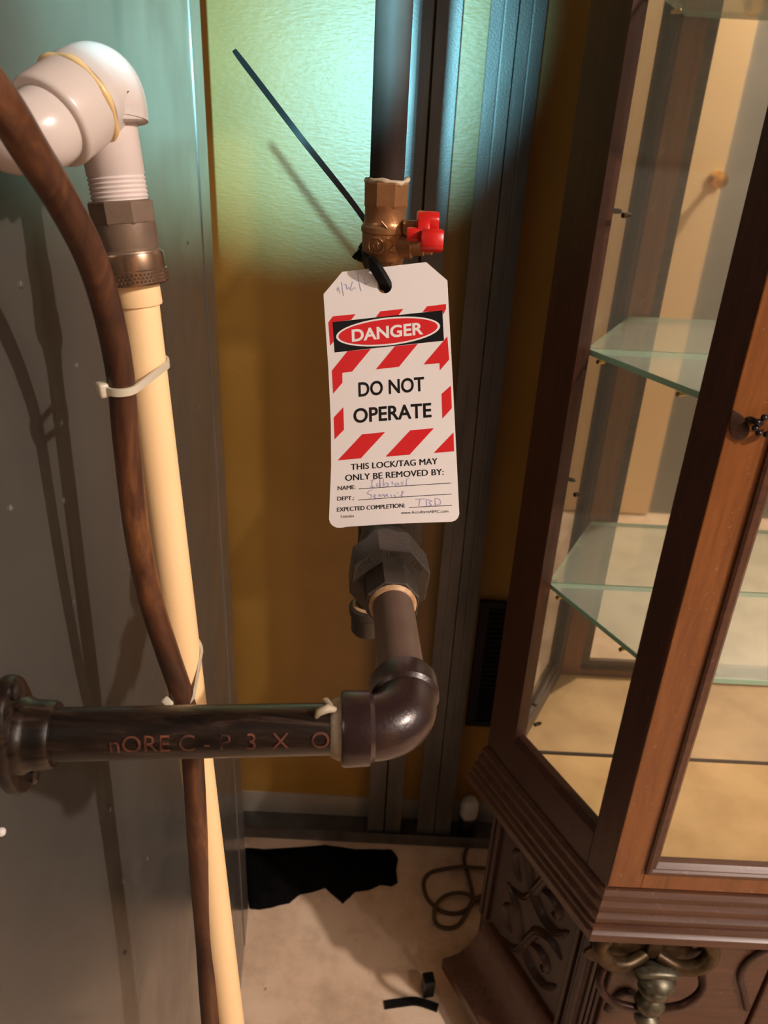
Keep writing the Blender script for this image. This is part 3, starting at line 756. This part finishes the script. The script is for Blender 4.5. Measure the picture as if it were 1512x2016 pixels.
# =================================================================== CURIO CABINET
cab = thing('display_cabinet', 'dark mahogany glass display cabinet with mirrored back on a carved base', 'cabinet', (.60, .84, 0))
CF = V((.3315, .720)); CRr = V((.2085, .955)); CX1 = 1.0185
ch = (CRr - CF).normalized()                     # along the chamfer, towards the wall
chn = V((ch.y, -ch.x)) * -1
if chn.x > 0: chn = -chn                        # outward (to the left/front)
XR = .9; XRb = XR + (CF.x - CRr.x)
plan = [CRr, CF, V((XR, .720)), V((XRb, .955))]
def offset(pl, o_):
    """offset front/side edges outward, back edge stays put"""
    n0 = chn; n1 = V((0, -1)); n2 = V((-chn.x, chn.y))
    def isect(a, na, b_, nb):
        d_ = na.x * nb.y - na.y * nb.x
        ca = a.dot(na) + o_; cb = b_.dot(nb) + o_
        return V(((ca * nb.y - cb * na.y) / d_, (na.x * cb - nb.x * ca) / d_))
    ln = [isect(pl[0], n0, V((0, .955)), V((0, 1)))]
    # back edge fixed
    def aty(a, n_, y): return V(((a.dot(n_) + o_ - n_.y * y) / n_.x, y))
    return [aty(pl[0], n0, YBK), isect(pl[1], n0, pl[1], n1), isect(pl[2], n1, pl[2], n2), aty(pl[3], n2, YBK)]
def band(name, prof, mat, parent=cab, smooth=30, bevel=None, back=.985):
    global YBK
    YBK = back
    rs = [[V((p.x, p.y, z)) for p in offset(plan, o_)] for o_, z in prof]
    return mk(name, MB().rings(rs), mat, parent, smooth=smooth, bevel=bevel)
def cpt(s, o_, z): p = CF + ch * s + chn * o_; return V((p.x, p.y, z))
SL = (CRr - CF).length; YBK = .985
# --- base
band('base_body', [(-.012, .10), (-.012, .505)], M['carve'], smooth=None, back=.958)
band('plinth', [(.052, .048), (.060, .052), (.060, .078), (.056, .084), (.048, .088), (.034, .100), (.020, .125), (.008, .160), (.0, .185), (-.004, .19), (-.013, .192)], M['woodx'], back=.930)
md = band('waist_moulding', [(-.012, .485), (.022, .490), (.024, .492), (.024, .506), (.021, .508), (.019, .510), (.0205, .512), (.0205, .517), (.016, .519), (.0165, .522), (.0165, .531), (.0125, .535), (.0110, .537), (.0110, .548), (.0075, .552), (.006, .554), (.006, .564), (.001, .570), (-.012, .573)], M['woodx'])
def shelfpoly(name, z0, z1, inset, mat, yb=.944):
    pl = offset(plan, -inset); pl = [V((p.x, p.y)) for p in pl]
    # trim at mirror
    p0 = pl[0]; pl[0] = p0 + (pl[1] - p0) * ((yb - p0.y) / (pl[1].y - p0.y)); p3 = pl[3]; pl[3] = p3 + (pl[2] - p3) * ((yb - p3.y) / (pl[2].y - p3.y))
    return pl
band('case_floor', [(-.012, .571), (-.012, .592)], M['wood'], smooth=None)
pl = shelfpoly('x', 0, 0, .020, None)
mk('floor_board', MB().rings([[V((p.x, p.y, z)) for p in pl] for z in (.5915, .600)]), M['board'], cab)
# small dark gap where the board meets the mirror
mk('board_gap', MB().box((pl[0].x, .9405, .600), (pl[3].x, .9436, .6012)), M['seam'], cab)
# --- stiles and rails
def chbox(s0, s1, o0, o1, z0, z1):
    return MB().add([cpt(s, o_, z) for z in (z0, z1) for o_ in (o0, o1) for s in (s0, s1)], [(0, 2, 3, 1), (4, 5, 7, 6), (0, 1, 5, 4), (2, 6, 7, 3), (0, 4, 6, 2), (1, 3, 7, 5)])
ZT = 1.98
mk('side_stile', chbox(.0, .0413, -.020, 0, .572, ZT), M['wood'], cab, bevel=.0012)
mk('side_stile', chbox(SL - .034, SL - .002, -.020, 0, .572, ZT), M['wood'], cab)
mk('side_rail', chbox(.0413, SL - .034, -.020, 0, .572, .634), M['wood'], cab)
mk('side_bead', MB().add([cpt(s, o_, z) for s in (.0413, SL - .034) for o_, z in ((-.016, .632), (.001, .632), (.001, .636), (-.006, .646), (-.016, .648))],
   [(0, 1, 2, 3, 4), (9, 8, 7, 6, 5), (0, 5, 6, 1), (1, 6, 7, 2), (2, 7, 8, 3), (3, 8, 9, 4), (4, 9, 5, 0)]), M['wood'], cab)
mk('side_rail', chbox(.0413, SL - .034, -.020, 0, 1.90, ZT), M['wood'], cab)
# rear corner post, flat face to the room
mk('corner_post', chbox(SL - .002, SL + .034, -.020, -.0015, .572, ZT), M['wood'], cab)
# far-right side
def mirx(mbx):
    xm = (CF.x + XR) / 2
    r_ = MB(); r_.v = [(2 * xm - p[0], p[1], p[2]) for p in mbx.v]; r_.f = mbx.f; return r_
mk('side_stile', mirx(chbox(.0, .0413, -.020, 0, .572, ZT)), M['wood'], cab, bevel=.0012)
mk('side_stile', mirx(chbox(SL - .034, SL - .002, -.020, 0, .572, ZT)), M['wood'], cab, bevel=.0012)
mk('side_rail', mirx(chbox(.0413, SL - .034, -.020, 0, .572, .634)), M['wood'], cab)
mk('corner_post', mirx(chbox(SL - .0015, SL + .034, -.020, -.002, .572, ZT)), M['wood'], cab, bevel=.0012)
mk('side_pane', mirx(chbox(.038, SL - .030, -.0125, -.0095, .630, 1.905)), M['pane'], cab)
mk('side_pane', chbox(.038, SL - .030, -.0125, -.0095, .630, 1.905), M['pane'], cab)
# front door: stiles, rails, bead, glass
Y0, Y1 = .718, .738
door = mk('door', MB().box((CF.x + .0008, Y0, .578), (CF.x + .046, Y1, 1.965)).box((XR - .046, Y0, .578), (XR - .0008, Y1, 1.965)).box((CF.x + .046, Y0, .578), (XR - .046, Y1, .612)).box((CF.x + .046, Y0, 1.90), (XR - .046, Y1, 1.965)), M['litwood'], cab, bevel=.0012)
x0, x1 = CF.x + .046, XR - .046
def frame_sweep(prof, x0, x1, z0, z1, yf):
    """prof: (inset from opening edge, y offset); swept round the opening rectangle"""
    rs = [[V((x0 + i_, yf + d_, z0 + i_)) for i_, d_ in prof], [V((x1 - i_, yf + d_, z0 + i_)) for i_, d_ in prof],
          [V((x1 - i_, yf + d_, z1 - i_)) for i_, d_ in prof], [V((x0 + i_, yf + d_, z1 - i_)) for i_, d_ in prof]]
    return MB().rings(rs, closed=True)
pr = [(-.001, .010), (-.001, -.004), (.002, -.0060), (.006, -.0058), (.0085, -.0030), (.0105, -.0034), (.0135, .0), (.0160, .0030), (.0165, .012)]
mk('door_bead', frame_sweep(pr, x0, x1, .612, 1.90, Y0), M['woodx'], door, smooth=25)
mk('door_pane', MB().box((x0 - .004, .7275, .608), (x1 + .004, .7305, 1.904)), M['pane'], door)
band('case_top', [(-.012, 1.965), (0, 1.97), (.02, 1.985), (.024, 2.01), (.0, 2.02)], M['woodx'])
# mirror and its wooden backing
mk('mirror', MB().box((.2375, .9440, .598), (XRb + CRr.x - .2375, .9475, 1.965)), M['mirror'], cab)
mk('back_board', MB().box((.2330, .9476, .572), (XRb + CRr.x - .2330, .956, 1.965)), M['wood'], cab)
# glass shelves with green ground edges
for z in (.923, 1.263, 1.642):
    pl = shelfpoly('x', 0, 0, .024, None, .9425)
    sh = mk('glass_shelf', MB().rings([[V((p.x, p.y, z_)) for p in pl] for z_ in (z - .0072, z)]), M['shelf'], cab)
    em_ = MB()
    for a, b_ in ((0, 1), (1, 2), (2, 3), (3, 0)):
        A, B = pl[a], pl[b_]; d_ = (B - A).normalized(); n_ = V((d_.y, -d_.x)); mid = (A + B) / 2; cen = V((.6, .84))
        if (mid - cen).dot(n_) < 0: n_ = -n_
        if a == 3: n_ = n_ * .2
        A = V(A); B = V(B)
        em_.add([V((p.x + n_.x * q, p.y + n_.y * q, z_)) for z_ in (z - .0071, z - .0001) for q in (.0001, .0008) for p in (A, B)], [(0, 2, 3, 1), (4, 5, 7, 6), (0, 1, 5, 4), (2, 6, 7, 3), (0, 4, 6, 2), (1, 3, 7, 5)])
    mk('shelf_edge', em_, M['edge'], sh)
    for s_ in (.085, .215):
        q = cpt(s_, -.020, z - .010)
        mk('shelf_peg', MB().lathe(q + V((.0, 0, 0)), V((-chn.x, -chn.y, 0)), [(0, .0028), (.010, .0028), (.011, .0016)], 10), M['goldbrass'], cab, smooth=40)
# spare pegs pushed in the stiles
for s_, z in ((.214, 1.42), (.214, 1.075), (.214, .68)):
    q = cpt(s_, -.019, z)
    mk('shelf_peg', MB().lathe(q, V((-chn.x, -chn.y, 0)), [(0, .0030), (.009, .0030), (.012, .0018)], 10), M['bronze'], cab, smooth=40)
# --- carved relief on the angled base panel
rl = MB()
def rel(pts, w_, dep=.006):
    """tapered leaf-like moulding on the angled face; pts (s,z)"""
    P = spline([V((s, z, 0)) for s, z in pts], 6); n = len(P); rs = []
    for i, p in enumerate(P):
        t_ = (P[min(i + 1, n - 1)] - P[max(i - 1, 0)]).normalized(); nn = V((-t_.y, t_.x, 0))
        ww = w_ * (sin(pi * (i + .6) / (n + .2)) ** .55)
        ring_ = []
        for a, dd in ((-1, 0), (-.7, .55), (-.25, .95), (0, .75), (.25, .95), (.7, .55), (1, 0)):
            q = p + nn * a * ww; ring_.append(cpt(q.x, -.0135 + dd * dep * min(1, ww / w_ + .2), q.y))
        rs.append(ring_)
    rl.rings(rs, caps=True)
for k_ in (0, 1):
    z0 = .20 + k_ * .135
    rel([(.205, z0 + .135), (.175, z0 + .11), (.150, z0 + .06), (.115, z0 + .03), (.075, z0 + .035), (.055, z0 + .065)], .012, .010)
    rel([(.055, z0 + .13), (.085, z0 + .14), (.115, z0 + .12), (.130, z0 + .085), (.155, z0 + .02), (.195, z0 - .002)], .011, .009)
    rel([(.125, z0 + .075), (.105, z0 + .090), (.085, z0 + .085), (.080, z0 + .068), (.095, z0 + .060)], .008, .009)
    rel([(.175, z0 + .035), (.190, z0 + .050), (.200, z0 + .075), (.190, z0 + .095)], .008, .008)
mk('carved_scrollwork', rl, M['carve'], cab, smooth=45)
for s0, s1 in ((.006, .018), (.021, .026), (.029, .037), (SL - .026, SL - .016), (SL - .012, SL - .004)):
    mk('fluted_strip', chbox(s0, s1, -.0125, -.004 if s1 - s0 > .007 else -.008, .190, .486), M['carve'], cab, bevel=.0015)
m_ = chbox(.04, SL - .028, -.0125, -.006, .470, .486)
mk('panel_rail', m_, M['carve'], cab, bevel=.002)
# --- front of the base: raised door panel with ornate bail pull
yF = .732
for xx in (.345, .353, .361): mk('fluted_strip', MB().box((xx, yF - .007, .192), (xx + .0055, yF + .002, .486)), M['carve'], cab, bevel=.0014)
mk('base_door', MB().box((.372, yF - .012, .20), (.60, yF + .002, .48)), M['woodx'], cab, bevel=.004)
mk('base_door', MB().box((.606, yF - .012, .20), (.862, yF + .002, .48)), M['woodx'], cab, bevel=.004)
# sunken dark moulding curves on the doors
cv = MB()
P = spline([V((.590, yF - .014, .470)), V((.565, yF - .014, .440)), V((.560, yF - .014, .400)), V((.575, yF - .014, .360)), V((.590, yF - .014, .32))], 6)
cv.tube(P, [.005] * len(P), 8)
mk('door_scroll', cv, M['carve'], cab, smooth=50); cv = MB()
P = spline([V((.380, yF - .014, .300)), V((.395, yF - .014, .345)), V((.420, yF - .014, .335)), V((.430, yF - .014, .30))], 6)
cv.tube(P, [.006] * len(P), 8)
mk('door_scroll', cv, M['carve'], cab, smooth=50)
# ornate pull: lobed back plate, bail, turned drop
hwc = V((.428, yF - .013, .425))
KS = 1.42
def big(mb):
    mb.v = [tuple(hwc + (V(p) - hwc) * KS + V((-.012, hwc.y * 0 - .000, -.004)) ) for p in mb.v]; return mb
bp = []
for i in range(72):
    a = 2 * pi * i / 72
    r_ = .030 + .018 * abs(cos(a)) ** 1.5 + .007 * cos(4 * a) + .003 * cos(8 * a)
    bp.append((r_ * cos(a) * 1.15, r_ * sin(a) * .95 + .012))
pul = mk('cabinet_pull', big(MB().prism(bp, lambda u, v, w_: hwc + V((u, -w_, v)), .004)), M['bronze'], cab, smooth=30, bevel=.0012)
pul['label'] = 'ornate antique bronze pull with scrolled back plate'
for sx in (-1, 1):
    wv = MB()
    P = spline([hwc + V((sx * .006, -.006, .020)), hwc + V((sx * .026, -.014, .014)), hwc + V((sx * .046, -.016, .020)), hwc + V((sx * .056, -.012, .036)), hwc + V((sx * .046, -.008, .050)), hwc + V((sx * .036, -.007, .042))], 6)
    wv.tube(P, [.0085 - .0055 * abs(i / len(P) - .45) for i in range(len(P))], 14)
    mk('scroll_wing', big(wv), M['bronze'], pul, smooth=60)
    P = spline([hwc + V((sx * .044, -.010, .020)), hwc + V((sx * .052, -.022, -.004)), hwc + V((sx * .036, -.026, -.028)), hwc + V((0, -.026, -.040))], 6)
    mk('bail', big(MB().tube(P, .0042, 12)), M['darkbronze'], pul, smooth=60)
mk('stem', big(MB().box((-.007, -.010, .018), (.007, -.002, .046), Matrix.Translation(hwc))), M['bronze'], pul, bevel=.002)
mk('turned_drop', big(MB().lathe(hwc + V((.003, -.020, .018)), (0, -.10, -1), [(0, .004), (.003, .012), (.008, .019), (.012, .020), (.014, .010), (.018, .008), (.022, .014), (.028, .0155), (.033, .012), (.036, .008), (.040, .013), (.048, .0155), (.056, .011), (.060, .007), (.064, .012), (.072, .012), (.078, .003)], 24)), M['pewter'], pul, smooth=50)
mk('leaf_crest', big(MB().rings([[hwc + V((.002 + .022 * cos(a) * k_, -.020 - d_, .016 + .006 * sin(a) * k_)) for a in [2 * pi * i / 16 for i in range(16)]] for k_, d_ in ((.3, .010), (.8, .009), (1, .006), (1, .0))])), M['pewter'], pul, smooth=60)

# ornate catch on the glass door stile
cc = atY(1452, 836, Y0 - .001)
lf = []
for i in range(32):
    a = 2 * pi * i / 32; lf.append((.0085 * cos(a) * (1 - .35 * sin(a)), .0165 * sin(a)))
ro = Matrix.Rotation(-.55, 3, 'Y')
ct = mk('door_catch', MB().prism(lf, lambda u, v, w_: cc + ro @ V((u, -w_, v)), .0022), M['darkbronze'], cab, smooth=30, bevel=.0006)
ct['label'] = 'dark bronze leaf pull with beaded ring'
bc = cc + V((.024, -.010, .004))
for i in range(9):
    a = 2 * pi * i / 9
    c_ = bc + V((.0115 * cos(a), -.001 * sin(a), .0095 * sin(a)))
    mk('bead', MB().lathe(c_ - V((0, .0036, 0)), (0, 1, 0), [(0, .0003), (.0008, .0022), (.0036, .0036), (.0064, .0022), (.0072, .0003)], 12), M['blackplastic'], ct, smooth=60)
mk('pivot', MB().lathe(cc + V((.010, -.001, .006)), (.6, -.8, 0), [(0, .004), (.006, .003), (.012, .004), (.014, .001)], 12), M['darkbronze'], ct, smooth=50)

# =================================================================== THINGS ON THE FLOOR
# black crumpled cloth
ol = [(470, 1668), (520, 1672), (585, 1668), (640, 1664), (700, 1672), (745, 1672), (776, 1678), (784, 1690), (780, 1714), (783, 1738), (772, 1745), (748, 1743), (728, 1752), (700, 1756), (688, 1768), (675, 1779), (662, 1768), (640, 1748), (615, 1757), (590, 1762), (570, 1778), (540, 1786), (510, 1791), (492, 1789)]
bm = bmesh.new(); vv = []
for x, y in ol: vv.append(bm.verts.new(atZ(x, y, .002)))
bm.faces.new(vv); bmesh.ops.triangulate(bm, faces=bm.faces[:])
bmesh.ops.subdivide_edges(bm, edges=bm.edges[:], cuts=3, use_grid_fill=True)
from mathutils import noise as MN
for v in bm.verts:
    if not v.is_boundary:
        p = v.co; v.co.z += .006 + .010 * MN.noise(p * 22) + .006 * abs(MN.noise(p * 55))
    else: v.co.z = .0012 + .003 * abs(MN.noise(v.co * 40))
me = bpy.data.meshes.new('floor_cloth'); bmesh.ops.recalc_face_normals(bm, faces=bm.faces)
bmesh.ops.solidify(bm, geom=bm.faces[:], thickness=.0015)
bm.to_mesh(me); bm.free()
for p in me.polygons: p.use_smooth = True
me.materials.append(M['black']); ocl = bpy.data.objects.new('floor_cloth', me); COL.objects.link(ocl)
tag(ocl, 'crumpled black cloth lying on the concrete in front of the wall', 'cloth')
mz = min(v.co.z for v in me.vertices)
for v in me.vertices: v.co.z += .0005 - mz

# cord
cpx = [(960, 1636), (932, 1655), (915, 1685), (918, 1712), (935, 1735)]
P = [atZ(*q, .005) for q in cpx]
cord = [(950, 1640), (925, 1660), (914, 1690), (922, 1725), (930, 1760), (926, 1785), (900, 1798), (868, 1793), (842, 1770), (834, 1740), (845, 1720), (870, 1712), (905, 1712), (940, 1714), (975, 1716)]
P = [atZ(*q, .0045) for q in cord]
for i, p in enumerate(P): p.z = .0045 + (.009 if i in (12, 13, 14) else 0)
cdo = MB(); cdo.tube(spline(P, 8), .0042, 12)
P = [atZ(*q, .0045) for q in ((985, 1800), (950, 1780), (915, 1765), (880, 1768), (858, 1788), (856, 1812), (872, 1826), (898, 1824), (915, 1805), (928, 1782), (945, 1770), (975, 1765))]
for i, p in enumerate(P): p.z = .0045 + (.0095 if i in (2, 3, 4, 9, 10, 11) else 0) + (.001 if i == 1 else 0)
cdo.tube(spline(P, 8), .0042, 12)
tag(mk('power_cord', cdo, M['cord'], smooth=60), 'olive brown power cord looped on the concrete beside the cabinet base', 'cord')

# small can behind the cabinet
cz = (.232, 1.290)
cn = thing('spray_can', 'small can with a rounded white cap standing by the wall behind the cabinet', 'can', (*cz, 0.0036))
mk('body', MB().lathe((*cz, .0038), (0, 0, 1), [(0, .020), (.001, .0215), (.004, .0215), (.005, .0208), (.058, .0208), (.062, .0195)], 28), M['blackplastic'], cn, smooth=40)
mk('rim', MB().lathe((*cz, .0640), (0, 0, 1), [(0, .0200), (.002, .0218), (.006, .0218), (.008, .0195)], 28), M['silver'], cn, smooth=40)
mk('cap', MB().lathe((*cz, .0722), (0, 0, 1), [(0, .0205), (.020, .0212), (.034, .0200), (.042, .0155), (.046, .008), (.0465, .001)], 28), M['white'], cn, smooth=50)

# black strap and black foot by the plinth
a = atZ(757, 1979, .002); b_ = atZ(822, 1972, .002); c2 = atZ(862, 1985, .002)
P = spline([a, (a + b_) / 2 + V((0, 0, .002)), b_, c2], 6)
tag(mk('webbing_strap', MB().tube(P, 1, sec=[(-.0012, -.008), (.0012, -.008), (.0012, .008), (-.0012, .008)], up=(0, 0, 1)), M['blackplastic']), 'short black strap lying flat by the foot of the cabinet', 'strap')
for q in bpy.data.objects['webbing_strap'].data.vertices: q.co.z += .0005
fp = atZ(836, 1968, 0)
ft = MB().box((-.011, -.010, .001), (.011, .014, .047), Matrix.Translation(V((fp.x + .006, fp.y + .012, 0))) @ Matrix.Rotation(.2, 4, 'Z'))
mk('foot', ft, M['blackplastic'], cab, bevel=.003)
for q in ((.35, .70), (.88, .70), (1.0, .92), (.26, .90)):
    mk('foot', MB().box((q[0] - .015, q[1] - .012, .001), (q[0] + .015, q[1] + .012, .047)), M['blackplastic'], cab, bevel=.003)
# label alike-ness: white plug on the furnace at the frame edge
wp = onpanel(0, 1638)
mk('white_plug', MB().lathe(wp, PN, [(0, .0020), (.0012, .0020), (.0022, .0013), (.0024, .0003)], 16), M['white'], fur, smooth=50)
